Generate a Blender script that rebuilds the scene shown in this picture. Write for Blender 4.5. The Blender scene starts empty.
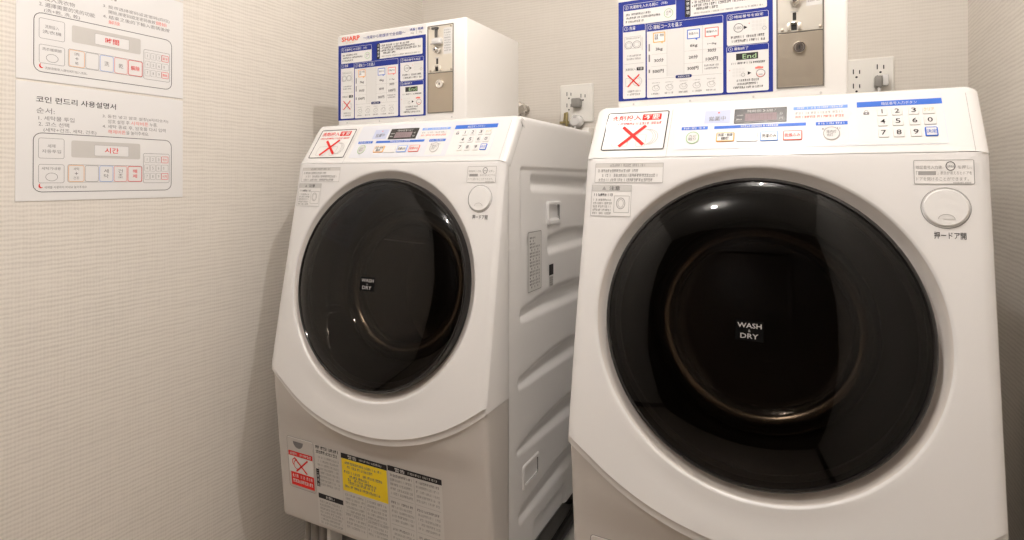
import bpy, math, random
from math import sin, cos, tan, pi, sqrt, radians as R
from mathutils import Vector, Matrix

C = bpy.context.scene.collection
H = 0.95                      # camera height above the floor

# ------------------------------------------------------------------ materials
M = {}
def mat(name, col, rough=.5, metal=0., spec=.5, coat=0., emit=None, estr=0., bump=None):
    m = bpy.data.materials.new(name); m.use_nodes = True
    nt = m.node_tree; b = nt.nodes['Principled BSDF']
    b.inputs['Base Color'].default_value = (*col, 1)
    b.inputs['Roughness'].default_value = rough
    b.inputs['Metallic'].default_value = metal
    b.inputs['Specular IOR Level'].default_value = spec
    if coat:
        b.inputs['Coat Weight'].default_value = coat
        b.inputs['Coat Roughness'].default_value = .05
    if emit:
        b.inputs['Emission Color'].default_value = (*emit, 1)
        b.inputs['Emission Strength'].default_value = estr
    if bump:
        sc, st = bump
        tc = nt.nodes.new('ShaderNodeTexCoord'); n = nt.nodes.new('ShaderNodeTexNoise')
        n.inputs['Scale'].default_value = sc; n.inputs['Detail'].default_value = 3
        bp = nt.nodes.new('ShaderNodeBump'); bp.inputs['Strength'].default_value = st
        bp.inputs['Distance'].default_value = .001
        nt.links.new(tc.outputs['Object'], n.inputs['Vector'])
        nt.links.new(n.outputs['Fac'], bp.inputs['Height'])
        nt.links.new(bp.outputs['Normal'], b.inputs['Normal'])
    M[name] = m
    return m

mat('white_plastic', (.745, .732, .72), .28, bump=(60, .02))
mat('side_plastic', (.86, .85, .84), .40, bump=(300, .05))
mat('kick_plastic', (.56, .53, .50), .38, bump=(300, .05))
mat('panel_white', (.76, .75, .735), .14)
mat('key_sheet', (.70, .71, .755), .09)
mat('chamfer_silver', (.70, .655, .61), .32)
mat('box_white', (.84, .82, .79), .4, bump=(200, .03))
mat('black_gloss', (.012, .011, .011), .08)
mat('black', (.015, .014, .014), .4)
mat('dark_grey', (.10, .095, .09), .45)
mat('frame_grey', (.17, .155, .135), .4)
mat('decal_black', (.004, .004, .004), .6, spec=.02)
mat('print_grey', (.33, .32, .31), .5, spec=.12)
mat('mid_grey', (.32, .31, .30), .5)
mat('letter_grey', (.44, .42, .41), .5)
mat('light_grey', (.56, .55, .53), .5)
mat('pale_grey', (.70, .69, .67), .4, spec=.12)
mat('label_grey', (.62, .60, .57), .5)
mat('label_clear', (.785, .77, .75), .35)
mat('ink', (.03, .028, .03), .5, spec=.12)
mat('ink_soft', (.22, .21, .21), .5, spec=.12)
mat('ink_faint', (.36, .35, .34), .5, spec=.12)
mat('red', (.72, .03, .025), .4, spec=.12)
mat('red_soft', (.80, .20, .16), .4, spec=.12)
mat('brand_red', (.80, .08, .03), .4, spec=.12)
mat('orange', (.86, .42, .10), .4, spec=.12)
mat('navy', (.024, .040, .245), .35, spec=.12)
mat('navy_dark', (.012, .022, .13), .35, spec=.12)
mat('blue', (.06, .16, .58), .3, spec=.12)
mat('blue_light', (.22, .38, .80), .3, spec=.12)
mat('green', (.25, .50, .16), .4, spec=.12)
mat('led_green', (.42, .62, .34), .4)
mat('yellow', (.92, .68, .015), .4)
mat('lilac', (.52, .56, .72), .15, spec=.12)
mat('sheet_white', (.82, .81, .80), .4)
mat('label_white', (.78, .77, .75), .07)
mat('steel_light', (.76, .72, .64), .36, metal=.8)
mat('steel_dark', (.47, .41, .33), .36, metal=.85)
mat('chrome', (.75, .73, .70), .12, metal=1.)
mat('drum_steel', (.045, .040, .034), .35, metal=1.)
mat('lip_steel', (.42, .39, .34), .22, metal=1.)
mat('rubber', (.02, .019, .018), .5)
mat('plate_cream', (.85, .83, .78), .35)
mat('plug_grey', (.28, .27, .25), .45)
mat('brass', (.42, .35, .17), .35, metal=.6)
mat('lcd', (.26, .20, .21), .25, spec=.12)
mat('lcd_frame', (.035, .032, .030), .25)
mat('dark_wood', (.05, .032, .022), .45, bump=(25, .2))
mat('floor_vinyl', (.50, .42, .35), .4, bump=(40, .05))
mat('ceiling_white', (.80, .78, .74), .8)
mat('lamp_lens', (1, .9, .75), .5, emit=(1, .93, .84), estr=6)
mat('hose_grey', (.22, .205, .19), .45)

def brushed(name):
    m = M[name]; nt = m.node_tree; b = nt.nodes['Principled BSDF']
    tc = nt.nodes.new('ShaderNodeTexCoord'); mp = nt.nodes.new('ShaderNodeMapping')
    mp.inputs['Scale'].default_value = (4, 4, 900)
    n = nt.nodes.new('ShaderNodeTexNoise'); n.inputs['Scale'].default_value = 3
    bp = nt.nodes.new('ShaderNodeBump'); bp.inputs['Strength'].default_value = .12; bp.inputs['Distance'].default_value = .0006
    nt.links.new(tc.outputs['Object'], mp.inputs['Vector']); nt.links.new(mp.outputs['Vector'], n.inputs['Vector'])
    nt.links.new(n.outputs['Fac'], bp.inputs['Height']); nt.links.new(bp.outputs['Normal'], b.inputs['Normal'])
brushed('steel_dark'); brushed('steel_light')

def wallpaper(name, along):
    """woven textile paper: fine horizontal ribs crossed by finer upright threads"""
    m = bpy.data.materials.new(name); m.use_nodes = True; nt = m.node_tree
    b = nt.nodes['Principled BSDF']; b.inputs['Roughness'].default_value = .75
    b.inputs['Specular IOR Level'].default_value = .25
    tc = nt.nodes.new('ShaderNodeTexCoord')
    def band(axis, period, dist, dscale):
        w = nt.nodes.new('ShaderNodeTexWave'); w.wave_type = 'BANDS'; w.bands_direction = axis
        w.inputs['Scale'].default_value = .31416 / period
        w.inputs['Distortion'].default_value = dist
        w.inputs['Detail'].default_value = 2
        w.inputs['Detail Scale'].default_value = dscale
        nt.links.new(tc.outputs['Object'], w.inputs['Vector'])
        return w.outputs['Fac']
    def thread(scale3):
        mp = nt.nodes.new('ShaderNodeMapping'); mp.inputs['Scale'].default_value = scale3
        n = nt.nodes.new('ShaderNodeTexNoise'); n.inputs['Scale'].default_value = 1; n.inputs['Detail'].default_value = 2
        nt.links.new(tc.outputs['Object'], mp.inputs['Vector']); nt.links.new(mp.outputs['Vector'], n.inputs['Vector'])
        return n.outputs['Fac']
    def mul(a, f, c=None):
        k = nt.nodes.new('ShaderNodeMath'); k.operation = 'MULTIPLY_ADD'
        nt.links.new(a, k.inputs[0]); k.inputs[1].default_value = f
        if c is None: k.inputs[2].default_value = 0
        else: nt.links.new(c, k.inputs[2])
        return k.outputs[0]
    h = mul(band('Z', .0098, 2.2, 1.2), .42)
    h = mul(thread((9, 9, 190)), .75, h)
    h = mul(band('Y' if along == 'y' else 'X', .0062, 2.0, 1.2), .16, h)
    h = mul(thread((170, 170, 11)), .34, h)
    ramp = nt.nodes.new('ShaderNodeValToRGB'); e = ramp.color_ramp.elements
    e[0].position = .50; e[0].color = (.685, .64, .58, 1) if along == 'y' else (.70, .655, .592, 1)
    e[1].position = 1.12 if False else 1.0; e[1].color = (.81, .765, .70, 1) if along == 'y' else (.765, .72, .657, 1)
    nt.links.new(h, ramp.inputs['Fac']); nt.links.new(ramp.outputs['Color'], b.inputs['Base Color'])
    bp = nt.nodes.new('ShaderNodeBump'); bp.inputs['Strength'].default_value = .22 if along == 'y' else .16; bp.inputs['Distance'].default_value = .001
    nt.links.new(h, bp.inputs['Height']); nt.links.new(bp.outputs['Normal'], b.inputs['Normal'])
    M[name] = m
wallpaper('paper_side', 'y'); wallpaper('paper_back', 'x')

def tinted_glass(name, tint, ior):
    m = bpy.data.materials.new(name); m.use_nodes = True; nt = m.node_tree
    for n in list(nt.nodes): nt.nodes.remove(n)
    out = nt.nodes.new('ShaderNodeOutputMaterial'); mix = nt.nodes.new('ShaderNodeMixShader')
    tr = nt.nodes.new('ShaderNodeBsdfTransparent'); gl = nt.nodes.new('ShaderNodeBsdfGlossy'); fr = nt.nodes.new('ShaderNodeFresnel')
    tr.inputs['Color'].default_value = (*tint, 1); gl.inputs['Roughness'].default_value = .015
    gl.inputs['Color'].default_value = (1, 1, 1, 1); fr.inputs['IOR'].default_value = ior
    nt.links.new(fr.outputs[0], mix.inputs[0]); nt.links.new(tr.outputs[0], mix.inputs[1]); nt.links.new(gl.outputs[0], mix.inputs[2])
    nt.links.new(mix.outputs[0], out.inputs['Surface'])
    M[name] = m
tinted_glass('smoked_glass', (.42, .385, .35), 1.34)
tinted_glass('bowl_glass', (.80, .77, .74), 1.5)

# ------------------------------------------------------------------ mesh builder
class MB:
    def __init__(s): s.v = []; s.f = []; s.m = []; s.mats = []; s.sm = []
    def mi(s, name):
        if name not in s.mats: s.mats.append(name)
        return s.mats.index(name)
    def add(s, vs, fs, m, smooth=True):
        o = len(s.v); s.v += [tuple(p) for p in vs]; k = s.mi(m)
        for f in fs: s.f.append([i + o for i in f]); s.m.append(k); s.sm.append(smooth)
    def rings(s, rs, m, closed=True, cap0=False, cap1=False, flip=False):
        n = len(rs[0]); vs = [p for r in rs for p in r]; fs = []
        for a in range(len(rs) - 1):
            for i in range(n if closed else n - 1):
                j = (i + 1) % n
                q = [a*n+i, a*n+j, (a+1)*n+j, (a+1)*n+i]
                fs.append(q[::-1] if flip else q)
        if cap0: fs.append(list(range(n))[::-1] if not flip else list(range(n)))
        if cap1:
            q = [(len(rs)-1)*n + i for i in range(n)]
            fs.append(q if not flip else q[::-1])
        s.add(vs, fs, m)
    def box(s, a, b, m, bev=0.):
        (x0, y0, z0), (x1, y1, z1) = a, b
        if bev <= 0:
            vs = [(x, y, z) for z in (z0, z1) for y in (y0, y1) for x in (x0, x1)]
            s.add(vs, [(0,2,3,1), (4,5,7,6), (0,1,5,4), (2,6,7,3), (0,4,6,2), (1,3,7,5)], m, False); return
        rs = []
        st = [(0, bev), (bev*.3, bev*.3), (bev, 0)]
        prof = [(z0 + dz, ins) for dz, ins in st] + [(z1 - dz, ins) for dz, ins in st[::-1]]
        for z, ins in prof:
            ring = []
            X0, X1, Y0, Y1 = x0+ins, x1-ins, y0+ins, y1-ins
            c = bev
            for cx, cy, a0 in ((X1-c, Y1-c, 0), (X0+c, Y1-c, 90), (X0+c, Y0+c, 180), (X1-c, Y0+c, 270)):
                for k in range(4):
                    t = R(a0 + 30*k); ring.append((cx + c*cos(t), cy + c*sin(t), z))
            rs.append(ring)
        s.rings(rs, m, cap0=True, cap1=True)
    def tube(s, pts, r, m, n=12, cap=True):
        pts = [Vector(p) for p in pts]; rs = []; up = Vector((0, 0, 1))
        for i, p in enumerate(pts):
            t = (pts[min(i+1, len(pts)-1)] - pts[max(i-1, 0)]).normalized()
            a = t.cross(up)
            if a.length < .1: a = t.cross(Vector((1, 0, 0)))
            a.normalize(); b = a.cross(t)
            rr = r[i] if isinstance(r, (list, tuple)) else r
            rs.append([p + (a*cos(2*pi*k/n) + b*sin(2*pi*k/n))*rr for k in range(n)])
        s.rings(rs, m, cap0=cap, cap1=cap, flip=True)
    def build(s, name, parent=None, label=None, sharp=32):
        me = bpy.data.meshes.new(name); me.from_pydata(s.v, [], s.f)
        for n in s.mats: me.materials.append(M[n])
        me.polygons.foreach_set('material_index', s.m)
        me.polygons.foreach_set('use_smooth', s.sm)
        me.update()
        me.set_sharp_from_angle(angle=R(sharp))
        o = bpy.data.objects.new(name, me); C.objects.link(o)
        if parent: o.parent = parent
        if label: o['label'] = label
        return o

def thing(name, label, cat, loc=(0, 0, 0), rz=0., group=None):
    o = bpy.data.objects.new(name, None); o.empty_display_size = .05; C.objects.link(o)
    o.location = loc; o.rotation_euler = (0, 0, rz)
    o['label'] = label; o['category'] = cat
    if group: o['group'] = group
    return o
def tag(o, label, cat, group=None):
    o['label'] = label; o['category'] = cat
    if group: o['group'] = group
    return o
def struct(o): o['kind'] = 'structure'; return o
def copy_tree(o, parent=None):
    c = o.copy(); C.objects.link(c)
    if parent: c.parent = parent
    for ch in [k for k in bpy.data.objects if k.parent == o]: copy_tree(ch, c)
    return c

# ------------------------------------------------------------------ flat printing on a surface
_tx = {}
def text_geo(body, bold=0.):
    key = (body, bold)
    if key in _tx: return _tx[key]
    cu = bpy.data.curves.new('t', 'FONT'); cu.body = body; cu.size = 1; cu.resolution_u = 2; cu.offset = bold
    ob = bpy.data.objects.new('t', cu)
    me = bpy.data.meshes.new_from_object(ob)
    vs = [(p.co.x, p.co.y) for p in me.vertices]; fs = [list(p.vertices) for p in me.polygons]
    bpy.data.objects.remove(ob); bpy.data.curves.remove(cu); bpy.data.meshes.remove(me)
    if not vs: vs, fs = [(0, 0)], []
    x0 = min(v[0] for v in vs); x1 = max(v[0] for v in vs); y0 = min(v[1] for v in vs); y1 = max(v[1] for v in vs)
    _tx[key] = (vs, fs, x0, y0, max(x1-x0, 1e-6), max(y1-y0, 1e-6))
    return _tx[key]

class Ink:
    """prints shapes on a surface given by a frame function (u, v, h) -> point"""
    def __init__(s, mb, fr, h=.0005): s.mb = mb; s.fr = fr; s.h = h
    def poly(s, pts, m, h=0):
        vs = [s.fr(u, v, s.h + h) for u, v in pts]
        s.mb.add(vs, [list(range(len(vs)))], m, False)
    def rect(s, u0, v0, u1, v1, m, h=0): s.poly([(u0, v0), (u1, v0), (u1, v1), (u0, v1)], m, h)
    def rpts(s, u0, v0, u1, v1, r, n=5):
        out = []
        for cu, cv, a in ((u1-r, v1-r, 0), (u0+r, v1-r, 90), (u0+r, v0+r, 180), (u1-r, v0+r, 270)):
            for k in range(n):
                t = R(a + 90*k/(n-1)); out.append((cu + r*cos(t), cv + r*sin(t)))
        return out
    def rrect(s, u0, v0, u1, v1, r, m, h=0): s.poly(s.rpts(u0, v0, u1, v1, r), m, h)
    def loop(s, pa, pb, m, h=0):
        n = len(pa); vs = [s.fr(u, v, s.h + h) for u, v in pa + pb]
        s.mb.add(vs, [(i, (i+1) % n, n + (i+1) % n, n + i) for i in range(n)], m, False)
    def outline(s, u0, v0, u1, v1, r, w, m, h=0):
        s.loop(s.rpts(u0, v0, u1, v1, r), s.rpts(u0+w, v0+w, u1-w, v1-w, max(r-w, .0001)), m, h)
    def disc(s, cu, cv, ru, rv, m, h=0, n=28):
        s.poly([(cu + ru*cos(2*pi*k/n), cv + rv*sin(2*pi*k/n)) for k in range(n)], m, h)
    def ring(s, cu, cv, ru, rv, w, m, h=0, n=28, a0=0, a1=360):
        A = [R(a0 + (a1-a0)*k/n) for k in range(n + (a1-a0 < 360))]
        pa = [(cu + ru*cos(t), cv + rv*sin(t)) for t in A]; pb = [(cu + (ru-w)*cos(t), cv + (rv-w)*sin(t)) for t in A]
        if a1-a0 >= 360: s.loop(pa, pb, m, h)
        else:
            k = len(pa); vs = [s.fr(u, v, s.h+h) for u, v in pa + pb]
            s.mb.add(vs, [(i, i+1, k+i+1, k+i) for i in range(k-1)], m, False)
    def line(s, a, b, w, m, h=0):
        du, dv = b[0]-a[0], b[1]-a[1]; L = sqrt(du*du+dv*dv) or 1; nu, nv = -dv/L*w/2, du/L*w/2
        s.poly([(a[0]-nu, a[1]-nv), (b[0]-nu, b[1]-nv), (b[0]+nu, b[1]+nv), (a[0]+nu, a[1]+nv)], m, h)
    def text(s, body, u0, v0, u1, v1, m, h=0, bold=0.):
        bold *= .5
        vs, fs, x0, y0, w, ht = text_geo(body, bold)
        nat = (v1-v0)*w/ht
        if nat < .6*(u1-u0):
            c = (u0+u1)/2; u0, u1 = c-nat/2, c+nat/2
        s.mb.add([s.fr(u0 + (x-x0)/w*(u1-u0), v0 + (y-y0)/ht*(v1-v0), s.h + h) for x, y in vs], fs, m, False)
    def cross(s, u0, v0, u1, v1, w, m, h=0):
        s.line((u0, v0), (u1, v1), w, m, h); s.line((u0, v1), (u1, v0), w, m, h)
    def tiny(s, u0, v0, u1, v1, m, seed=0, h=0, asp=.95):
        """a run of illegibly small printed characters"""
        rnd = random.Random(seed * 7919 + int(u0*1e5) * 31 + int(v0*1e5))
        ht = v1-v0; u = u0
        while u < u1 - ht*.5:
            w = ht*asp*rnd.uniform(.7, 1.05)
            if rnd.random() < .06: u += w*.6; continue
            e = min(u + w*.82, u1)
            t = ht*.17
            k = rnd.randrange(4)
            mid = v0 + ht*rnd.uniform(.38, .62)
            if k != 3: s.rect(u, mid, e, mid+t, m, h)
            if k in (0, 1): s.rect(u, v1-t, e, v1, m, h)
            if k in (0, 2): s.rect(u, v0, e, v0+t, m, h)
            c = u + (e-u)*rnd.uniform(.25, .75)
            s.rect(c, v0, min(c+t, e), v1, m, h)
            if k == 1: s.rect(u, v0, u+t, v1, m, h)
            u += w

# ------------------------------------------------------------------ the machine
W = .609; X0 = -.003; X1 = X0 + W
YF, ZF, TP = .0847, .0406, .5967              # fold line, tilt of the control panel
TF = math.atan(.0847/.4961)                   # tilt of the door face
ZTOP = .1455
def FRONT(u, v, h): return (u, YF + (v-ZF)*tan(TF) - h*cos(TF), v + h*sin(TF) + H)
def FS(a, b, h):   return (a, YF + b*sin(TF) - h*cos(TF), ZF + b*cos(TF) + h*sin(TF) + H)   # b = distance along slope
def PAN(u, s, h):  return (u, YF + s*sin(TP) - h*cos(TP), ZF + s*cos(TP) + h*sin(TP) + H)
def kick_y(z):     return .0072 + (-.478 - z)*.09
def kick_b(x, z):              # the panel bows out to meet the curved lip
    t = clamp((z + .625)/.075, 0, 1); q = (x-.3)/.303
    return -.0225*t*t*(3-2*t)*max(0, 1-q*q)
def clamp(a, lo, hi): return max(lo, min(hi, a))
def KICK(u, v, h): return (u, kick_y(v) + kick_b(u, v) - h, v + H)
def SIDE(u, v, h): return (X1 + h, u, v + H)
def zseam(x):
    t = (x - .302)/.303
    return -.5795 + .109*(.85*t*t + .15*t**4)
CX, CB, RG, RB = .2954, (-.2367 - ZF)/cos(TF), .2365, .262     # door centre and radii

def clamp(a, lo, hi): return max(lo, min(hi, a))

def flare(p):                  # the left edge of the front swells slightly towards the lip
    x, y, z = p
    k = clamp((ZF - (z-H))/.45, 0, 1); w_ = clamp(1 - (x-X0)/.04, 0, 1)
    return (x - .0062*k*k*(3-2*k)*w_, y, z)

def make_machine():
    root = thing('washing_machine', 'white front-loading coin washer-dryer by the left wall with the yellow caution label', 'washing machine')
    # --- cabinet shell
    def yfront(z):
        return .102 if z < ZF else YF + (z-ZF)*tan(TP) + .011
    mb = MB()
    prof = [(.102, .03), (.125, .06), (.175, .132), (.20, ZTOP-.004), (.23, ZTOP), (.60, ZTOP)]
    prof += [(.63 + .03*sin(R(a)), ZTOP-.03 + .03*cos(R(a))) for a in (20, 45, 70, 90)] + [(.66, -.86), (.102, -.86)]
    rs = []
    for x, k in ((X0+.032, .004), (X0+.036, 0), (X1-.036, 0), (X1-.032, .004)):
        rs.append([(x, y, z - (k if z > .1 else 0) + H) for y, z in prof])
    mb.rings(rs, 'white_plastic', closed=False, cap0=True, cap1=True, flip=True)
    mb.build('cabinet', root)
    # --- pressed side panels
    ribs = [(.222, .66, lambda y: .013 - .006*(y-.22)/.38, lambda y: -.0258 - .016*clamp((y-.22)/.38, 0, 1)),
            (.315, .66, lambda y: -.130 - .012*abs((y-.46)/.15)**2 , lambda y: -.187),
            (.158, .66, lambda y: -.292 + .022*sin(clamp((y-.158)/.36, 0, 1)*pi*.75), lambda y: -.322 - .012*(y-.165)/.37),
            (.146, .66, lambda y: -.443 + .019*sin(clamp((y-.146)/.36, 0, 1)*pi*.7), lambda y: -.4696 - .013*(y-.15)/.345),
            (.141, .66, lambda y: -.594 + .018*sin(clamp((y-.141)/.33, 0, 1)*pi*.62), lambda y: -.6146 - .023*(y-.146)/.325),
            (.152, .66, lambda y: -.738 + .020*sin(clamp((y-.152)/.33, 0, 1)*pi*.6), lambda y: -.7718)]
    def sstep(a, b, x):
        t = clamp((x-a)/(b-a), 0, 1); return t*t*(3-2*t)
    def depth(y, z):
        d = 0.
        for y0, y1, top, bot in ribs:
            zt, zb = top(y), bot(y)
            if zt <= zb: continue
            w = .012
            a = sstep(zb - .004, zb + .018, z) * (1 - sstep(zt - .016, zt + .003, z)) * sstep(y0 - .003, y0 + .008, y) * (1 - sstep(.61, .63, y))
            d = max(d, a)
        fr = sstep(.158, .164, y) * (1-sstep(.024, .029, z)) * (1 - sstep(.635, .645, y)) * sstep(-.20, -.05, z)
        low = sstep(.232, .238, y) * (1-sstep(.425, .431, y)) * (1 - sstep(-.808, -.803, z))
        return .011*d + .004*fr + .007*low
    for side in (1, -1):
        mb = MB(); n = 130; vs = []; fs = []
        zs = [(-.86 + i*.004, 0) for i in range(int((ZTOP-.014+.86)/.004)+1)]
        zs += [(ZTOP-.010, .0006), (ZTOP-.006, .002), (ZTOP-.002, .006), (ZTOP, .012), (ZTOP+.0004, .02), (ZTOP+.0004, .06)]
        for z, off in zs:
            a = yfront(z)
            for j in range(n+1):
                y = a + (.655-a)*j/n; o_ = depth(y, z) + off
                if y > .640: o_ += .010*(1 - sqrt(max(0, 1 - ((y-.640)/.0152)**2)))
                if j == n: y = .658; o_ = max(o_, .05)
                vs.append((X1 - o_ if side > 0 else X0 + o_, y, z+H))
        for i in range(len(zs)-1):
            for j in range(n):
                q = (i*(n+1)+j, i*(n+1)+j+1, (i+1)*(n+1)+j+1, (i+1)*(n+1)+j)
                fs.append(q if side > 0 else q[::-1])
        mb.add(vs, fs, 'side_plastic')
        sp = mb.build('side_panel', root, sharp=60)
        if side > 0:
            for (u0, v0, u1, v1) in ((.310, -.114, .396, -.055), (.168, -.704, .258, -.648)):
                g = MB(); I = Ink(g, SIDE, .0005)
                def pr(ps, h): return [SIDE(u, v, h) for u, v in ps]
                a_ = I.rpts(u0, v0, u1, v1, .008); b_ = I.rpts(u0+.003, v0+.003, u1-.003, v1-.003, .007); c_ = I.rpts(u0+.010, v0+.010, u1-.010, v1-.009, .005)
                g.rings([pr(a_, -.004), pr(a_, .0015), pr(b_, .0035), pr(c_, .0030)], 'side_plastic')
                zt_, zb_ = v1-.009, v0+.010
                def cav(u, v): return -.020 if v > (zt_+zb_)/2 else .0015
                g.rings([pr(c_, .0030), [SIDE(u, v, cav(u, v)) for u, v in c_]], 'mid_grey')
                g.add([SIDE(u0+.010, zb_, .0015), SIDE(u1-.010, zb_, .0015), SIDE(u1-.010, (zt_*.5+zb_*.5), -.012), SIDE(u0+.010, (zt_*.5+zb_*.5), -.012)], [(0, 1, 2, 3)], 'side_plastic')
                g.add([SIDE(u0+.010, (zt_*.5+zb_*.5), -.012), SIDE(u1-.010, (zt_*.5+zb_*.5), -.012), SIDE(u1-.010, zt_, -.014), SIDE(u0+.010, zt_, -.014)], [(0, 1, 2, 3)], 'dark_grey')
                g.build('grip_recess', sp)
            g = MB(); I = Ink(g, SIDE, .0010)
            I.rrect(.195, -.262, .272, -.122, .004, 'label_white')
            I.outline(.195, -.262, .272, -.122, .004, .0020, 'mid_grey', .0003)
            for k in range(7):
                for q in range(17):
                    if (q*5 + k*3) % 6 and not (k > 3 and q > 13): I.rect(.206+.0084*k, -.254+.0072*q, .2095+.0084*k, -.2495+.0072*q, 'ink' if k < 2 else 'ink_soft', .0004)
            g.build('rating_label', sp, 'white rating label with columns of small print')
            g = MB(); I = Ink(g, SIDE, .0010)
            I.rect(.320, -.240, .347, -.213, 'ink'); I.rect(.322, -.268, .345, -.243, 'label_grey')
            for k in range(4): I.tiny(.324, -.249-.0055*k, .343, -.2455-.0055*k, 'ink_soft', k, .0003)
            g.build('caution_label', sp)
    # --- front bezel with the round door opening
    TX = .0012
    b_top = (-.0006)/cos(TF)
    corners = [(X1, b_top), (X0, b_top), (X0, (zseam(X0)-ZF)/cos(TF)), (X1, (zseam(X1)-ZF)/cos(TF))]
    N = 320
    ang = sorted([2*pi*i/N for i in range(N)] + [math.atan2(b-CB, a-CX) % (2*pi) for a, b in corners])
    def bound(t):
        dx, db = cos(t), sin(t); best = 9
        if dx > 1e-9: best = min(best, (X1-CX)/dx)
        if dx < -1e-9: best = min(best, (X0-CX)/dx)
        if db > 1e-9: best = min(best, (b_top-CB)/db)
        if db < -1e-9:
            lo, hi = 0., 1.2
            for _ in range(40):
                m_ = (lo+hi)/2; a = CX + dx*m_; z = ZF + (CB + db*m_)*cos(TF)
                if z > zseam(a): lo = m_
                else: hi = m_
            best = min(best, hi)
        return CX + dx*best, CB + db*best
    bd = [bound(t) for t in ang]
    def circ(r, h):
        out = []
        for t in ang:
            hh = h(t) if callable(h) else h
            out.append(FS(CX + r*cos(t), CB + r*sin(t), hh))
        return out
    def wsec(t):                       # shallow scoop under the door
        d = abs(((t - 1.5*pi) + pi) % (2*pi) - pi)
        return sstep(.95, .35, d) if d < .95 else 0.
    def sstep(a, b, x):
        t = clamp((x-a)/(b-a), 0, 1); return t*t*(3-2*t)
    def inner(ins, dep, lip):
        out = []
        for (a, b) in bd:
            z = ZF + b*cos(TF)
            aa = clamp(a, X0+ins, X1-ins); zb = zseam(aa) + lip
            zz = max(min(z, ZF - .0006 - ins*.12), zb)
            top = b > b_top - 1e-5 and X0 + .002 < a < X1 - .002
            out.append((aa, (zz-ZF)/cos(TF), dep*(.10 if top else 1)))
        return out
    A = inner(.016, 0, .015); A2 = inner(.0105, .0010, .0145); Bm = inner(.005, .0035, .0135); Bm2 = inner(.0012, .0060, .0125)
    D = inner(0, .008, 0.)
    mid = []
    for t, (a, b, d) in zip(ang, A):
        ra = RB + .038; lim = sqrt((a-CX)**2 + (b-CB)**2)
        r2 = min(ra, RB + (lim-RB)*.6); mid.append(FS(CX + r2*cos(t), CB + r2*sin(t), 0))
    mid0 = []
    for t, (a, b, d) in zip(ang, A):
        lim = sqrt((a-CX)**2 + (b-CB)**2); r2 = min(RB + .014, RB + (lim-RB)*.3)
        mid0.append(FS(CX + r2*cos(t), CB + r2*sin(t), -.0035*wsec(t)))
    mb = MB()
    rr = [circ(RG-.012, -.022), circ(RG+.006, -.020)]
    mb.rings(rr, 'rubber', flip=True)
    mb.rings([circ(RG+.006, -.020), circ(RB-.008, -.0125), circ(RB-.002, -.0030)], 'chamfer_silver', flip=True)
    mb.rings([circ(RB-.002, -.0030), circ(RB, -.0008), circ(RB+.003, 0), mid0, mid,
              [FS(a, b, -d) for a, b, d in A], [FS(a, b, -d) for a, b, d in A2], [FS(a, b, -d) for a, b, d in Bm], [FS(a, b, -d) for a, b, d in Bm2],
              [FS(a, b, -d) for a, b, d in D], [(FS(a, b, -d)[0], max(FS(a, b, -d)[1], .101), FS(a, b, -d)[2]) for a, b, d in D]], 'white_plastic', flip=True)
    mb.v = [flare(p) for p in mb.v]
    mb.build('front_bezel', root, sharp=62)
    # --- dark seam behind the bezel lip
    # --- lower kick panel
    mb = MB(); nx = 60; vs = []; rows = 30
    xs = [X0 + .0008, X0+.003, X0+.007, X0+.012] + [X0+.012 + (W-.024)*k/nx for k in range(1, nx)] + [X1-.012, X1-.007, X1-.003, X1-.0008]
    edge = {0: .0105, 1: .0045, 2: .0014, 3: 0}
    grid = []
    for k in range(rows+4):
        row = []
        for i, x in enumerate(xs):
            e = edge.get(min(i, len(xs)-1-i), 0)
            zt = zseam(clamp(x, X0, X1)) - .0015; zb = -.842
            if k <= rows: z = zt + (zb-zt)*k/rows; y = kick_y(z) + kick_b(x, z) + e
            else:
                q = k-rows; z = zb - (.004, .007, .008)[q-1]; y = kick_y(zb) + e + (.002, .007, .05)[q-1]
            row.append((x, y, z+H))
        row = [(row[0][0], .102, row[0][2])] + row + [(row[-1][0], .102, row[-1][2])]
        grid.append(row)
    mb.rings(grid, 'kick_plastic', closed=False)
    top = grid[0]; mb.rings([[(p[0], .10, p[2]) for p in top], top], 'dark_grey', closed=False)
    mb.v = [flare(p) for p in mb.v]
    kick = mb.build('kick_panel', root, sharp=40)
    # filter cover with its red sticker
    g = MB(); I = Ink(g, KICK, .0004)
    I.outline(.027, -.764, .1165, -.634, .007, .0009, 'ink_soft')
    o_ = I.rpts(.0282, -.763, .1153, -.6352, .006); i_ = I.rpts(.0296, -.7616, .1139, -.6366, .005)
    g.rings([[KICK(u, v, 0) for u, v in o_], [KICK(u, v, .0012) for u, v in i_]], 'kick_plastic', cap1=True)
    fc = g.build('filter_cover', kick)
    g = MB(); I = Ink(g, KICK, .0015)
    n = 14; I.poly([(.066 + .017*cos(pi + pi*k/(n-1)), -.644 + .0165*sin(pi + pi*k/(n-1))) for k in range(n)], 'ink_soft')
    I.rect(.031, -.682, .1115, -.670, 'red'); I.tiny(.036, -.679, .107, -.673, 'label_white', 1, .0003)
    I.rect(.031, -.7235, .1115, -.683, 'label_white', -.0002)
    I.rect(.036, -.7570, .1125, -.7235, 'red')
    for k in range(2): I.tiny(.041, -.736-.013*k, .109, -.728-.013*k, 'sheet_white', 3+k, .0003)
    I.line((.055, -.7205), (.095, -.686), .0042, 'red', .0003); I.line((.050, -.686), (.091, -.7205), .0042, 'red', .0003)
    I.ring(.052, -.697, .010, .010, .0022, 'red', .0002, a0=40, a1=250); I.ring(.058, -.703, .011, .012, .002, 'red', .0002, a0=100, a1=290)
    g.build('warning_sticker', fc, 'red and white sticker with a red cross over a hand')
    # caution labels
    g = MB(); I = Ink(g, KICK, .0006)
    I.rect(.120, -.836, .203, -.637, 'label_grey')
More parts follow.
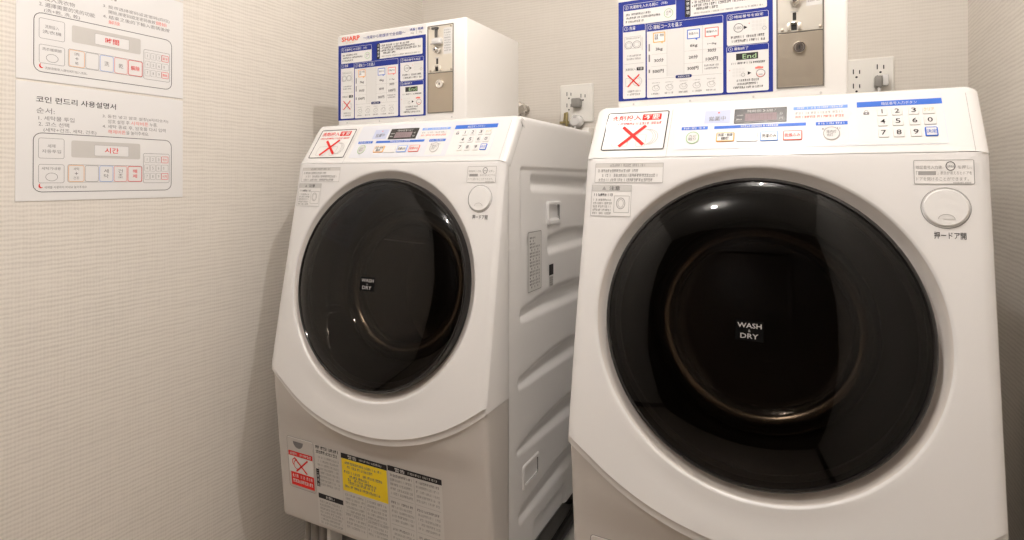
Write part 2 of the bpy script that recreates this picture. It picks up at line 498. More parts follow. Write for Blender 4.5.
    for k in range(2): I.tiny(.124, -.646-.011*k, .196, -.6385-.011*k, 'ink', k, .0003)
    for k in range(8): I.tiny(.132 if k > 3 else .128, -.669-.0095*k, .196, -.6635-.0095*k, 'ink_faint', 5+k, .0003)
    I.rect(.1215, -.741, .1315, -.697, 'ink', .0004)
    for k in range(4): I.text('ご使用前'[k], .1235, -.708-.0105*k, .1300, -.7005-.0105*k, 'label_white', .0007)
    I.rect(.124, -.7695, .2025, -.7575, 'ink', .0004); I.text('お願い', .148, -.7670, .176, -.760, 'label_white', .0007)
    for k in range(7): I.tiny(.127, -.780-.0088*k, .199, -.7745-.0088*k, 'ink_faint', 20+k, .0003)
    g.build('usage_label', kick, 'grey usage label with small print')
    g = MB(); I = Ink(g, KICK, .0006)
    I.rect(.2045, -.836, .340, -.639, 'label_grey')
    I.rect(.2045, -.6515, .340, -.639, 'ink', .0003); I.text('警告', .225, -.6497, .252, -.641, 'label_white', .0006, .01); I.tiny(.258, -.6475, .330, -.643, 'label_grey', 2, .0006)
    I.rect(.2055, -.730, .339, -.6518, 'yellow', .0003)
    n = 0
    for k, (v, a, b) in enumerate(((-.664, .215, .325), (-.6735, .222, .300), (-.686, .212, .325), (-.6955, .226, .29), (-.7035, .222, .31), (-.711, .222, .305), (-.721, .212, .318))):
        I.tiny(a, v, b, v+.0062, 'ink_soft', 40+k, .0006)
    for c in range(2):
        for k in range(9): I.tiny(.210 + .066*c, -.742-.0098*k, .268 + .066*c, -.7365-.0098*k, 'ink_faint', 60+k+c*20, .0003)
    I.rect(.2715, -.83, .2722, -.735, 'ink_faint', .0003); I.rect(.206, -.785, .338, -.7843, 'ink_faint', .0003)
    g.build('caution_label', kick, 'label with a black heading and a yellow block')
    g = MB(); I = Ink(g, KICK, .0006)
    I.rect(.3425, -.836, .487, -.637, 'label_grey')
    I.rect(.3425, -.6495, .487, -.637, 'ink', .0003); I.text('警告', .362, -.6477, .390, -.639, 'label_white', .0006, .01); I.tiny(.398, -.6455, .475, -.641, 'label_grey', 4, .0006)
    for c in range(2):
        for k in range(17):
            if k in (5, 11): I.rect(.346+.070*c, -.658-.0105*k, .410+.072*c, -.6573-.0105*k, 'ink_faint', .0003); continue
            I.tiny(.348 + .071*c, -.661-.0105*k, .409 + .071*c, -.6555-.0105*k, 'ink_soft' if k in (0, 6, 12) else 'ink_faint', 90+k+c*30, .0003)
    I.rect(.4135, -.833, .4142, -.652, 'ink_faint', .0003)
    g.build('caution_label', kick, 'grey label of small print with a black heading')
    # --- base: plinth, feet, drain hose and pan
    mb = MB()
    mb.box((X0+.03, .14, .045), (X1-.03, .64, .105), 'mid_grey', .006)
    mb.build('plinth', root)
    for x in (X0+.06, X1-.06):
        for y in (.12, .60):
            f = MB(); f.tube([(x, y, 0), (x, y, .012), (x, y, .016), (x, y, .05), (x, y, .11)], [.024, .024, .012, .012, .012], 'dark_grey', 16); f.build('foot', root)
    g = MB()
    for xx, r_ in ((.036, .012), (.060, .0135), (.086, .012)): g.tube([(xx, .088, 0), (xx, .088, .05), (xx, .088, .108)], r_, 'hose_grey', 16)
    g.build('drain_hose', root)
    g = MB(); g.tube([(.585, .12, .016), (.60, .20, .014), (.602, .35, .014), (.598, .50, .014), (.58, .62, .016)], .013, 'black', 10); g.build('supply_hose', root)
    g = MB()
    g.box((.112, .070, .0), (.124, .12, .104), 'pale_grey', .003); g.box((.124, .085, .0), (.36, .12, .012), 'pale_grey', .003)
    g.box((.126, .11, .02), (.35, .12, .10), 'dark_grey')
    g.build('foot_bracket', root)
    # --- control panel
    mb = MB()
    Lp = .1235; prof = [(.0008, 0.)]
    st = [(0.0004, 0.), (.02, 0.), (.06, 0.), (.09, 0.), (.116, 0.)]
    pr = []
    Nn = (-cos(TP), sin(TP)); Sd = (sin(TP), cos(TP))
    for s_, _ in st: pr.append((YF + Sd[0]*s_, ZF + Sd[1]*s_, Nn))
    rr_ = .020; cy, cz = pr[-1][0] - Nn[0]*rr_, pr[-1][1] - Nn[1]*rr_
    a0 = math.atan2(Nn[1], Nn[0])
    for k in range(1, 7):
        a = a0 + (pi/2 - a0)*k/6
        pr.append((cy + rr_*cos(a), cz + rr_*sin(a), (cos(a), sin(a))))
    zt = pr[-1][1]
    pr.append((.172, zt, (0, 1))); pr.append((.180, zt-.003, (0, 1)))
    tot = 0; last = None; rows = []
    for y, z, n in pr:
        if last: tot += sqrt((y-last[0])**2 + (z-last[1])**2)
        last = (y, z)
        e = 0
        Rc = .022; s0 = .110
        if tot > s0: q = min((tot-s0)/Rc, 1); e = Rc*.40*(1 - sqrt(1-q*q*.96))
        row = []
        rd = .011
        xl = X0 - .0006; xr = X1 + .0006
        def pt(x, d): return (x, y - n[0]*d, z - n[1]*d + H)
        edge = ((0, .026), (0, .008), (.0012, .0060), (.005, .0035), (.0105, .0010), (.016, 0))
        for q, d in edge: row.append(pt(xl + q, d))
        for k in range(1, 12): row.append(pt(xl+.016 + (xr-xl-.032)*k/12, 0))
        for q, d in edge[::-1]: row.append(pt(xr - q, d))
        rows.append(row)
    mb.rings(rows, 'panel_white', closed=False, flip=True)
    I = Ink(mb, PAN, .0004)
    for u0_, u1_ in ((.1474, .1480), (.5895, .5901)): I.rect(u0_, .001, u1_, .112, 'ink_faint')
    pan = mb.build('control_panel', root, sharp=40)
    # no-detergent sticker
    g = MB(); I = Ink(g, PAN, .0008)
    u0, u1, v0, v1 = .0219, .142, .0169, .109
    def U(f): return u0 + (u1-u0)*f
    def V(f): return v1 - (v1-v0)*f
    I.rrect(u0, v0, u1, v1, .004, 'label_white'); I.outline(u0, v0, u1, v1, .004, .0020, 'ink', .0003)
    I.text('洗剤投入', U(.07), V(.225), U(.565), V(.085), 'red', .0003, .03)
    I.rrect(U(.585), V(.235), U(.885), V(.07), .002, 'red', .0003); I.text('不要', U(.61), V(.215), U(.86), V(.09), 'label_white', .0006, .015)
    I.tiny(U(.07), V(.345), U(.9), V(.285), 'red', 3, .0003)
    for k in range(3): I.ring(U(.66+.035*k), V(.68), (u1-u0)*.15, (v1-v0)*.20, .0008, 'ink_faint', .0003, a0=-80, a1=90)
    I.outline(U(.16), V(.92), U(.42), V(.60), .006, .0007, 'ink_faint', .0003); I.outline(U(.55), V(.92), U(.70), V(.60), .004, .0007, 'ink_faint', .0003)
    I.line((U(.30), V(.40)), (U(.67), V(.875)), .0066, 'red', .0006); I.line((U(.665), V(.385)), (U(.285), V(.905)), .0066, 'red', .0009)
    g.build('detergent_sticker', pan, 'black framed sticker with red cross and red lettering')
    # membrane sheet
    g = MB(); I = Ink(g, PAN, .0006)
    I.rrect(.159, .0150, .5605, .1165, .004, 'key_sheet')
    def bar(a, b, c, d, m='blue'): I.rect(a, b, c, d, m, .0003)
    bar(.1690, .0592, .2150, .0664); bar(.2259, .0592, .3719, .0658); bar(.3864, .0582, .4320, .0654)
    for (a, b, c, d) in ((.173, .0608, .211, .0648), (.27, .0606, .33, .0644), (.390, .0600, .428, .0638)): I.tiny(a, b, c, d, 'key_sheet', 2, .0006)
    bar(.3527, .0935, .4330, .1005, 'blue_light'); I.tiny(.357, .095, .429, .099, 'key_sheet', 6, .0006)
    I.rect(.3527, .0692, .4330, .0930, 'panel_white', .0002)
    for k in range(2): I.tiny(.356, .0835-.0085*k, .430, .0885-.0085*k, 'ink_faint' if k == 0 else 'red_soft', 8+k, .0004)
    I.poly([(.4330, .0692), (.4390, .081), (.4330, .0930)], 'panel_white', .0002)
    I.rect(.2075, .0725, .2512, .1020, 'lilac', .0003); I.text('営業中', .2155, .0775, .2440, .0885, 'ink_soft', .0006)
    I.disc(.2315, .0965, .0018, .0018, 'red_soft', .0006)
    bar(.4460, .0925, .5590, .1040); I.text('暗証番号入力ボタン', .4800, .0948, .5270, .1012, 'key_sheet', .0006)
    I.rect(.447, .016, .5585, .0920, 'label_white', .0001)
    I.rect(.387, .020, .433, .0575, 'panel_white', .0001); I.tiny(.395, .0485, .424, .0530, 'ink_soft', 12, .0004)
    I.rrect(.4545, .0762, .4625, .0818, .001, 'ink_soft', .0004); I.ring(.4585, .0822, .0028, .0036, .0008, 'ink_soft', .0004, a0=0, a1=180); I.rect(.4575, .0782, .4595, .0802, 'key_sheet', .0006)
    sheet = g.build('membrane_sheet', pan, 'glossy pale sheet with blue headings')
    # display
    g = MB(); I = Ink(g, PAN, .0016)
    o_ = I.rpts(.2583, .0697, .3425, .1020, .001); 
    g.rings([[PAN(u, v, .0002) for u, v in o_], [PAN(u, v, .0016) for u, v in o_]], 'lcd_frame', cap1=True)
    I.rect(.276, .0735, .3270, .0905, 'lcd', .0002)
    I.text('残時間', .279, .0925, .302, .0985, 'light_grey', .0003); I.text('❯', .304, .0925, .309, .0985, 'light_grey', .0003); I.text('分終了', .311, .0925, .326, .0985, 'light_grey', .0003)
    for k in range(2): I.tiny(.262, .0855-.009*k, .273, .0885-.009*k, 'light_grey', k, .0003)
    I.text('分', .3315, .0845, .3365, .0895, 'light_grey', .0003); I.text('円', .3315, .0745, .3365, .0795, 'light_grey', .0003)
    for k in range(7): I.rect(.280+.0065*k, .0755, .2802+.0065*k, .0880, 'lcd_frame', .0003)
    g.build('display', pan, 'dark display with faint lilac window')
    # keys
    def key(u0, v0, u1, v1, body, ink='ink', rim=None, face='panel_white', r=.002, name='key', label=None, tiny=None):
        g = MB(); I = Ink(g, PAN, .0024)
        o_ = I.rpts(u0, v0, u1, v1, r, 4); i_ = I.rpts(u0+.0006, v0+.0006, u1-.0006, v1-.0006, max(r-.0005, .0004), 4)
        g.rings([[PAN(u, v, .0004) for u, v in o_], [PAN(u, v, .0016) for u, v in o_], [PAN(u, v, .0022) for u, v in i_]], rim or 'pale_grey')
        g.add([PAN(u, v, .0022) for u, v in i_], [list(range(len(i_)))], face, False)
        if rim: I.outline(u0+.0004, v0+.0004, u1-.0004, v1-.0004, r, .0013, rim, .0)
        if body:
            lines = body.split('\n'); n = len(lines); hh = (v1-v0)
            for k, t in enumerate(lines):
                ch = hh*((.52 if len(t) < 2 else .40) if n == 1 else .34); cv = (v0+v1)/2 + ((n-1)/2 - k)*hh*.40
                w = min((u1-u0)*.8, ch*(.72 if t.isdigit() else 1.0)*max(len(t), 1))
                cu = (u0+u1)/2
                I.text(t, cu-w/2, cv-ch/2, cu+w/2, cv+ch/2, ink, .0003, .012)
        return g.build(name, pan, label)
    cols = [(.4730, .4868), (.4925, .5072), (.5145, .5285), (.5328, .5490)]; rws = [(.0725, .0892), (.0515, .0690), (.0290, .0468)]
    txt = [['1', '2', '3', 'クリア'], ['4', '5', '6', '0'], ['7', '8', '9', '決定']]
    for r_, row in enumerate(txt):
        for c_, t in enumerate(row):
            if t == '決定': key(cols[c_][0], rws[r_][0], cols[c_][1], rws[r_][1], t, 'blue', 'blue', label='key outlined in blue')
            else: key(cols[c_][0], rws[r_][0], cols[c_][1], rws[r_][1], t, 'orange' if t == 'クリア' else 'ink')
    key(.2310, .0300, .2610, .0500, '洗濯・乾燥\n標準', 'ink', 'orange', name='course_key', label='orange outlined course key')
    key(.2650, .0290, .2980, .0495, '', name='course_key', label='blank white course key')
    key(.3022, .0290, .3305, .0490, '洗濯のみ', 'ink', 'blue_light', name='course_key', label='blue outlined course key')
    key(.3375, .0290, .3665, .0490, '乾燥のみ', 'red', 'red_soft', name='course_key', label='red outlined course key')
    for cu, m_, name in ((.1905, 'green', 'tub_clean_key'), (.4088, 'ink_faint', 'interior_lamp_key')):
        g = MB(); I = Ink(g, PAN, .002); rr2 = (.0115, .0135) if m_ == 'green' else (.0120, .0135)
        e = [(cu + rr2[0]*cos(2*pi*k/28), .0405 + rr2[1]*sin(2*pi*k/28)) for k in range(28)]
        g.rings([[PAN(u, v, .0003) for u, v in e], [PAN(u, v, .0016) for u, v in e]], 'pale_grey', cap1=True)
        I.ring(cu, .0405, rr2[0], rr2[1], .0012, m_, 0)
        I.text(('カビ\n取り' if m_ == 'green' else '庫内灯\n点灯'), cu-.007, .034, cu+.007, .047, 'ink_soft', .0003)
        g.build(name, pan)
    # --- front labels and the round door button
    g = MB(); I = Ink(g, FRONT, .0006)
    I.rect(.0165, -.0060, .1445, .0300, 'label_clear'); I.outline(.0165, -.0060, .1445, .0300, .0005, .0007, 'ink_faint', .0003)
    I.rect(.0165, .0222, .1445, .0300, 'label_grey', .0002); I.tiny(.045, .0238, .112, .0284, 'print_grey', 1, .0004)
    for k, (a, b) in enumerate(((.022, .10), (.028, .138), (.024, .128))): I.tiny(a, .0135-.0085*k, b, .0188-.0085*k, 'print_grey', 3+k, .0004)
    g.build('course_label', root)
    g = MB(); I = Ink(g, FRONT, .0006)
    I.rect(.0118, -.0680, .0882, -.0225, 'label_clear'); I.outline(.0118, -.0680, .0882, -.0105, .0005, .0007, 'ink_faint', .0003)
    I.rect(.0118, -.0215, .0882, -.0105, 'light_grey', .0002)
    I.text('注意', .046, -.0200, .0665, -.0122, 'ink', .0004, .01)
    I.poly([(.032, -.0195), (.040, -.0195), (.036, -.0125)], 'print_grey', .0004)
    I.tiny(.0155, -.0310, .055, -.0262, 'ink', 2, .0004)
    for k in range(5): I.tiny(.0155, -.0400-.0062*k, .052, -.0360-.0062*k, 'print_grey', 4+k, .0004)
    I.outline(.0560, -.0610, .0850, -.0300, .001, .0008, 'ink_faint', .0004)
    I.ring(.0690, -.0440, .0085, .0105, .0012, 'print_grey', .0004); I.ring(.0690, -.0440, .0055, .0075, .0008, 'ink_faint', .0004)
    g.build('caution_label', root, 'caution label with a small door drawing')
    g = MB(); I = Ink(g, FRONT, .0006)
    I.rrect(.5150, -.0070, .5870, .0288, .002, 'label_clear'); I.outline(.5150, -.0070, .5870, .0288, .002, .0008, 'ink_faint', .0003)
    I.text('暗証番号入力後、', .5180, .0155, .5510, .0205, 'print_grey', .0004); I.ring(.5595, .0195, .0058, .0068, .0010, 'ink', .0004); I.tiny(.5555, .0175, .5635, .0205, 'print_grey', 2, .0004); I.text('を押し、', .5680, .0155, .5840, .0205, 'print_grey', .0004)
    I.rect(.5205, .0065, .5420, .0122, 'print_grey', .0003); I.text('「', .5180, .0070, .5200, .0125, 'print_grey', .0004); I.text('」表示が消えるとドアを', .5435, .0068, .5840, .0120, 'print_grey', .0004)
    I.text('ドアを開けることができます。', .5180, -.0020, .5800, .0035, 'print_grey', .0004)
    I.tiny(.5600, -.0060, .5840, -.0040, 'ink_faint', 3, .0004)
    g.build('door_label', root)
    bx, bz = .5520, -.0412
    g = MB()
    def bring(r, h): return [FRONT(bx + r*cos(2*pi*k/48), bz + r*sin(2*pi*k/48)*.985, h) for k in range(48)]
    g.rings([bring(.0300, .0004), bring(.0292, .0010), bring(.0285, -.003), bring(.0275, -.003)], 'mid_grey')
    g.rings([bring(.0272, -.004), bring(.0272, .0022), bring(.0255, .0040), bring(.0225, .0041), bring(.014, .0038)], 'panel_white')
    g.add(bring(.014, .0038), [list(range(48))], 'panel_white')
    I = Ink(g, FRONT, .0045)
    pts = [(bx + .0095*cos(R(a)), bz - .0165 + .0065*sin(R(a))) for a in range(0, 181, 15)]
    I.poly(pts, 'pale_grey', .0002); I.ring(bx, bz-.0165, .0100, .0070, .0007, 'ink_faint', .0004, a0=0, a1=180)
    g.build('door_button', root, 'round white push button')
    g = MB(); I = Ink(g, FRONT, .0005); I.text('押ードア開', .5370, -.0855, .5745, -.0755, 'ink', 0, .012)
    g.build('button_caption', root)
    # --- the round door
    def dome(r): return .0010 + .013*(1 - (r/RG)**2) + .013*(1 - (r/RG)**7)
    n = 96
    def dr(r, h): return [FS(CX + r*cos(2*pi*k/n), CB + r*sin(2*pi*k/n), h) for k in range(n)]
    g = MB()
    g.rings([dr(RG-.004, -.018), dr(RG+.0065, -.018), dr(RG+.0075, -.006), dr(RG+.0065, -.0005), dr(RG+.0045, .0022), dr(RG+.002, .0030), dr(RG, .0022), dr(RG-.001, .0008), dr(RG-.002, -.004)], 'black_gloss', flip=False)
    door = g.build('door', root, 'round smoked door with black rim')
    g = MB()
    rs_ = [RG-.0008] + [RG*f for f in (.99, .98, .97, .96, .92, .87, .8, .72, .63, .54, .44, .34, .24, .14, .05)]
    g.rings([dr(r, dome(r)) for r in rs_], 'smoked_glass', cap1=True)
    g.build('door_glass', door, 'dark domed smoked glass', sharp=80)
    g = MB()
    def DO(u, v, h):
        r2 = (u-CX)**2 + (v-CB)**2; return FS(u, v, dome(sqrt(r2)) + h)
    I = Ink(g, DO, .0006)
    tu, tv = .2935, CB - .003
    I.rect(tu-.0205, tv-.0165, tu+.0205, tv+.0145, 'decal_black', -.0002)
    I.text('WASH', tu-.0175, tv+.0030, tu+.0175, tv+.0105, 'letter_grey', .0002, .015)
    I.text('&', tu-.0030, tv-.0032, tu+.0030, tv+.0008, 'mid_grey', .0002)
    I.text('DRY', tu-.0130, tv-.0130, tu+.0130, tv-.0055, 'letter_grey', .0002, .015)
    g.build('door_lettering', door, 'pale WASH and DRY lettering on a black square')
    # inner glass bowl, gasket and drum
    g = MB()
    g.rings([dr(.222, -.02), dr(.205, -.030), dr(.186, -.050), dr(.160, -.076), dr(.145, -.086), dr(.120, -.094), dr(.08, -.098), dr(.02, -.100)], 'bowl_glass', cap1=True)
    g.build('inner_bowl', door, sharp=80)
    g = MB()
    g.rings([dr(RG-.002, -.018), dr(.228, -.030), dr(.215, -.045), dr(.206, -.070), dr(.196, -.090), dr(.190, -.100)], 'rubber')
    gk = g.build('door_gasket', root, sharp=80)
    g = MB()
    g.rings([dr(.190, -.100), dr(.186, -.108), dr(.200, -.118), dr(.225, -.125), dr(.228, -.15), dr(.228, -.42), dr(.20, -.44), dr(.05, -.445)], 'drum_steel', cap1=True)
    for k in range(3):
        a = 2*pi*k/3 + .4
        vs = []
        for h in (-.14, -.41):
            for da, r in ((-.16, .229), (-.05, .195), (.05, .195), (.16, .229)):
                vs.append(FS(CX + r*cos(a+da), CB + r*sin(a+da), h))
        g.add(vs, [(0, 1, 5, 4), (1, 2, 6, 5), (2, 3, 7, 6), (0, 3, 2, 1), (4, 5, 6, 7)], 'drum_steel')
    dm = g.build('drum', root, sharp=40)
    g = MB()
    g.rings([dr(.166 + .024*cos(R(a)), -.124 + .024*sin(R(a))) for a in range(0, 361, 20)], 'lip_steel')
    g.build('drum_lip', dm, 'bright steel lip of the drum opening', sharp=80)
    return root

# ------------------------------------------------------------------ coin box standing on a machine
BW, BD, BZ0, BZ1 = .4241, .2965, .1485, .4078
def make_box():
    root = thing('coin_box', 'white coin payment box with blue instruction panel on the left washing machine', 'coin box')
    def F(u, v, h): return (u, -h, v - BZ0)
    g = MB(); g.box((0, 0, 0), (BW, BD, BZ1-BZ0), 'box_white', .005)
    g.build('housing', root)
    g = MB(); I = Ink(g, F, .0006)
    B = 'navy'
    I.rect(.0010, .1655, .3020, .4030, 'label_white')
    I.rect(.0016, .166, .3014, .3767, B, .0003)
    h = .0006
    I.text('SHARP', .0137, .3868, .0795, .4000, 'brand_red', h, .05); I.tiny(.030, .3815, .062, .3842, 'orange', 1, h)
    I.text('～洗濯から乾燥まで全自動～', .0923, .3850, .2365, .3945, 'navy', h)
    I.text('洗濯', .2500, .3905, .2675, .3975, 'navy', h, .02); I.text('乾燥', .2765, .3905, .2935, .3975, 'navy', h, .02)
    I.text('6kg', .2500, .3815, .2660, .3880, 'ink_soft', h); I.text('3kg', .2765, .3815, .2925, .3880, 'ink_soft', h)
    I.rect(.2715, .3810, .2722, .3975, 'ink_soft', h)
    def card(a, b, c, d, head, title=None, num=None, tw=None):
        I.rrect(a, b, c, d, .003, 'label_white', h)
        if head:
            pts = [p for p in I.rpts(a, d-head, c, d, .003)]
            pts = [(u, v) if v > d-head/2 else (a if u < (a+c)/2 else c, d-head) for u, v in pts]
            I.poly(pts, 'navy', h+.0002)
            I.outline(a, b, c, d, .003, .0006, 'label_white', h+.0003)
            u = a + .003
            if num: 
                I.ring(u+.0042, d-head/2, .0042, .0042, .0006, 'label_white', h+.0004); I.text(num, u+.0030, d-head/2-.0024, u+.0054, d-head/2+.0024, 'label_white', h+.0004)
                u += .0105
            if title: I.text(title, u, d-head+.0032, u+tw, d-.0032, 'label_white', h+.0004, .01)
    card(.0125, .3249, .1221, .3695, .0135, '洗濯物を入れる前に', '0', .060); I.text('(消毒)', .092, .3590, .105, .3655, 'label_white', h+.0004)
    for k, b in enumerate((.072, .090, .058)): I.tiny(.0175, .3455-.0075*k, b, .3498-.0075*k, 'ink', k, h+.0002)
    I.ring(.1070, .3405, .0092, .0092, .0009, 'green', h+.0002)
    I.text('消毒\n中', .1020, .3355, .1120, .3455, 'ink_soft', h+.0002)
    card(.1395, .3271, .2913, .3690, 0)
    I.rrect(.1395, .3271, .1508, .3690, .003, 'ink', h+.0002)
    for k in range(4): I.text('注意事項'[k], .1422, .3600-.0093*k, .1488, .3665-.0093*k, 'label_white', h+.0004)
    for k, (v, b) in enumerate(((.3595, .250), (.3525, .266), (.3455, .286), (.3385, .205), (.3312, .286))):
        I.tiny(.157 if k != 3 else .162, v, b, v+(.0050 if k < 4 else .0032), 'ink' if k < 4 else 'ink_soft', 10+k, h+.0002)
        if k in (0, 1, 2): I.rect(.1535, v+.001, .1555, v+.003, 'ink', h+.0002)
    card(.0115, .1705, .0595, .3255, .0140, '洗濯', '1', .013)
    I.outline(.0150, .2755, .0500, .3010, .001, .0006, 'ink_faint', h+.0002); I.tiny(.017, .2955, .0480, .2985, 'ink_faint', 1, h+.0002)
    for u in (.0240, .0410): I.ring(u, .2835, .0085, .0080, .0010, 'ink_soft', h+.0002); I.ring(u, .2835, .0055, .0050, .0006, 'ink_faint', h+.0002)
    I.line((.0525, .298), (.0525, .270), .0006, 'ink_soft', h+.0002)
    for k in range(2): I.tiny(.019, .2585-.0065*k, .050, .2622-.0065*k, 'ink_soft', 5+k, h+.0002)
    I.rect(.0150, .2435, .0560, .2440, 'ink_faint', h+.0002)
    I.text('洗剤投入', .0165, .2292, .0385, .2345, 'ink', h+.0002); I.rrect(.0408, .2285, .0555, .2355, .001, 'ink', h+.0002); I.text('不要', .0430, .2298, .0532, .2344, 'label_white', h+.0004)
    I.outline(.0170, .1960, .0270, .2140, .002, .0006, 'ink_faint', h+.0002); I.ring(.0420, .2060, .010, .010, .0008, 'ink_faint', h+.0002); I.ring(.0420, .2060, .0065, .0065, .0005, 'ink_faint', h+.0002)
    I.cross(.0214, .1953, .0465, .2201, .0026, 'red', h+.0004)
    for k in range(2): I.tiny(.0200, .1835-.0065*k, .0490, .1875-.0065*k, 'ink_soft', 9+k, h+.0002)
    card(.0625, .1695, .2125, .3227, .0155, '運転コースを選ぶ', '2', .058)
    I.rect(.1035, .2110, .1377, .3060, 'pale_grey', h+.0002)
    for u in (.1035, .1377, .1735): I.rect(u, .2110, u+.0004, .3060, 'ink_faint', h+.0003)
    for v in (.2335, .2585): 
        I.rect(.0725, v, .1035, v+.0003, 'ink_faint', h+.0003); I.rect(.1377, v, .2090, v+.0003, 'ink_faint', h+.0003)
    for k, v in enumerate((.2660, .2440, .2210)): I.rect(.0660, v, .0690, v+(.015 if k < 2 else .007), 'ink_soft', h+.0002)
    def callout(a, b, c, d, m_, t):
        I.outline(a, b, c, d, .0012, .0018, m_, h+.0003); I.rect(a+.0012, b+.0012, c-.0012, d-.0012, 'sheet_white', h+.0002)
        n = t.count('\n') + 1; hh = (d-b)*(.26 if n == 1 else .58); mid = (b+d)/2 + .001
        I.text(t, a+.0032, mid-hh/2, c-.0032, mid+hh/2, 'ink', h+.0004)
        I.poly([((a+c)/2+.003, b+.0004), ((a+c)/2+.008, b+.0004), ((a+c)/2+.0065, b-.0035)], m_, h+.0003)
    callout(.0754, .2827, .1004, .3034, 'orange', '洗濯・乾燥\n標準'); callout(.1438, .2821, .1689, .3015, 'blue', '洗濯のみ'); callout(.1781, .2825, .2044, .3010, 'red_soft', '乾燥のみ')
    def T(t, a, b, v, hgt=.0074): I.text(t, a, v, b, v+hgt, 'ink', h+.0003, .03)
    T('3kg', .0806, .0950, .2645); T('6kg', .1495, .1640, .2645); T('1～3kg', .1835, .2000, .2660, .0045); T('30分', .1835, .2000, .2520)
    T('30分', .0774, .0973, .2420); T('20分', .1470, .1650, .2420); T('100円', .1800, .2030, .2350)
    T('500円', .0742, .0972, .2195); T('300円', .1441, .1658, .2195)
    for k in range(2): I.tiny(.1770, .2245-.006*k, .2050, .2280-.006*k, 'ink_soft', k, h+.0003)
    I.rect(.0650, .2080, .2100, .2084, 'ink_faint', h+.0003)
    I.rrect(.1208, .2052, .1530, .2118, .003, 'navy_dark', h+.0004); I.text('洗濯物の目安', .1250, .2066, .1490, .2104, 'label_white', h+.0006)
    for k, u in enumerate((.0810, .1085, .1365, .1625, .1900)):
        I.ring(u, .1885, .0078, .0060, .0007, 'ink_faint', h+.0003); I.ring(u+.001, .1905, .0045, .0040, .0006, 'ink_faint', h+.0003)
        I.line((u-.006, .1925), (u+.006, .1955), .0006, 'ink_faint', h+.0003); I.tiny(u-.0095, .1755, u+.0095, .1788, 'ink_soft', k, h+.0003)
        I.tiny(u-.008, .1985, u+.008, .2003, 'ink_faint', k+9, h+.0003)
    card(.2196, .2605, .2941, .3212, .0120, '暗証番号を設定', '3', .052)
    I.ring(.2408, .2935, .0088, .0088, .0009, 'ink', h+.0003); I.text('100', .2355, .2908, .2461, .2962, 'ink_soft', h+.0003)
    I.poly([(.2505, .2897), (.2570, .2930), (.2505, .2965)], 'ink', h+.0003)
    def pad(a, b, c, d):
        for r_ in range(3):
            for c_ in range(4):
                ww, hh = (c-a)/4, (d-b)/3
                I.rrect(a+c_*ww+.0006, b+r_*hh+.0008, a+(c_+1)*ww-.0006, b+(r_+1)*hh-.0008, .0006, 'pale_grey', h+.0003)
        I.ring(c-.0032, b+.0035, .0036, .0036, .0006, 'ink_soft', h+.0004)
    pad(.2640, .2845, .2900, .3055)
    I.disc(.2600, .3000, .0010, .0010, 'red_soft', h+.0003)
    for k in range(2): I.tiny(.2270, .2735-.0078*k, .2885, .2782-.0078*k, 'ink', k, h+.0003)
    card(.2190, .1693, .2941, .2592, .0120, '運転終了', '4', .026)
    I.rect(.2362, .2310, .2757, .2437, 'black', h+.0002); I.text('End', .2480, .2330, .2725, .2418, 'led_green', h+.0004)
    I.tiny(.2255, .2228, .2880, .2266, 'ink', 4, h+.0003)
    pad(.2290, .1985, .2520, .2165); I.disc(.2245, .2120, .0010, .0010, 'red_soft', h+.0003)
    I.poly([(.2572, .2010), (.2636, .2045), (.2572, .2080)], 'ink', h+.0003)
    I.ring(.2800, .2025, .0082, .0078, .0010, 'ink_soft', h+.0003); I.ring(.2800, .2025, .0075, .0070, .0012, 'red_soft', h+.0002, a0=180, a1=360); I.rect(.2765, .2000, .2835, .2010, 'ink_soft', h+.0003)
    I.rect(.2705, .2115, .2845, .2150, 'red_soft', h+.0003); I.rect(.2740, .2150, .2800, .2160, 'red_soft', h+.0003)
    for k, (a, b) in enumerate(((.2370, .2770), (.2380, .2760), (.2300, .2850))): I.tiny(a, .1895-.0068*k, b, .1935-.0068*k, 'ink', 20+k, h+.0003)
    g.build('instruction_panel', root, 'blue and white printed instruction panel')
    # metal coin mechanism
    px0, px1, pz0, pz1 = .3074, .3864, .1701, .3955
    g = MB(); I = Ink(g, F, .0006); I.rect(px0, pz0, px1, pz1, 'dark_grey')
    fr = I.rpts(px0, pz0, px1, pz1, .001, 3); f2 = I.rpts(px0+.0025, pz0+.0025, px1-.0025, pz1-.0025, .001, 3)
    g.rings([[F(u, v, 0) for u, v in fr], [F(u, v, .0022) for u, v in fr], [F(u, v, .0022) for u, v in f2], [F(u, v, .0004) for u, v in f2]], 'frame_grey')
    cf = g.build('coin_plate_frame', root)
    def plate(a, b, c, d, m_, name, label):
        g = MB(); I = Ink(g, F, 0); o_ = I.rpts(a, b, c, d, .0015, 4); i_ = I.rpts(a+.0008, b+.0008, c-.0008, d-.0008, .001, 4)
        g.rings([[F(u, v, .0006) for u, v in o_], [F(u, v, .0018) for u, v in o_], [F(u, v, .0024) for u, v in i_]], m_, cap1=True)
        return g.build(name, root, label)
    up = plate(px0+.0025, .2742, px1-.0025, pz1-.0025, 'steel_light', 'coin_plate', 'pale steel plate with the coin slot')
    lo = plate(px0+.0025, pz0+.0025, px1-.0025, .2722, 'steel_dark', 'cash_door', 'brushed dark steel cash door')
    g = MB(); g.box((.3320, -.006, .3640-BZ0), (.3385, -.002, .3880-BZ0), 'dark_grey'); g.box((.3230, -.0075, .3850-BZ0), (.3420, -.002, .3900-BZ0), 'dark_grey')
    g.box((.3269, -.014, .3455-BZ0), (.3551, -.002, .3605-BZ0), 'pale_grey', .002); g.box((.3255, -.016, .3440-BZ0), (.3560, -.0125, .3462-BZ0), 'mid_grey')
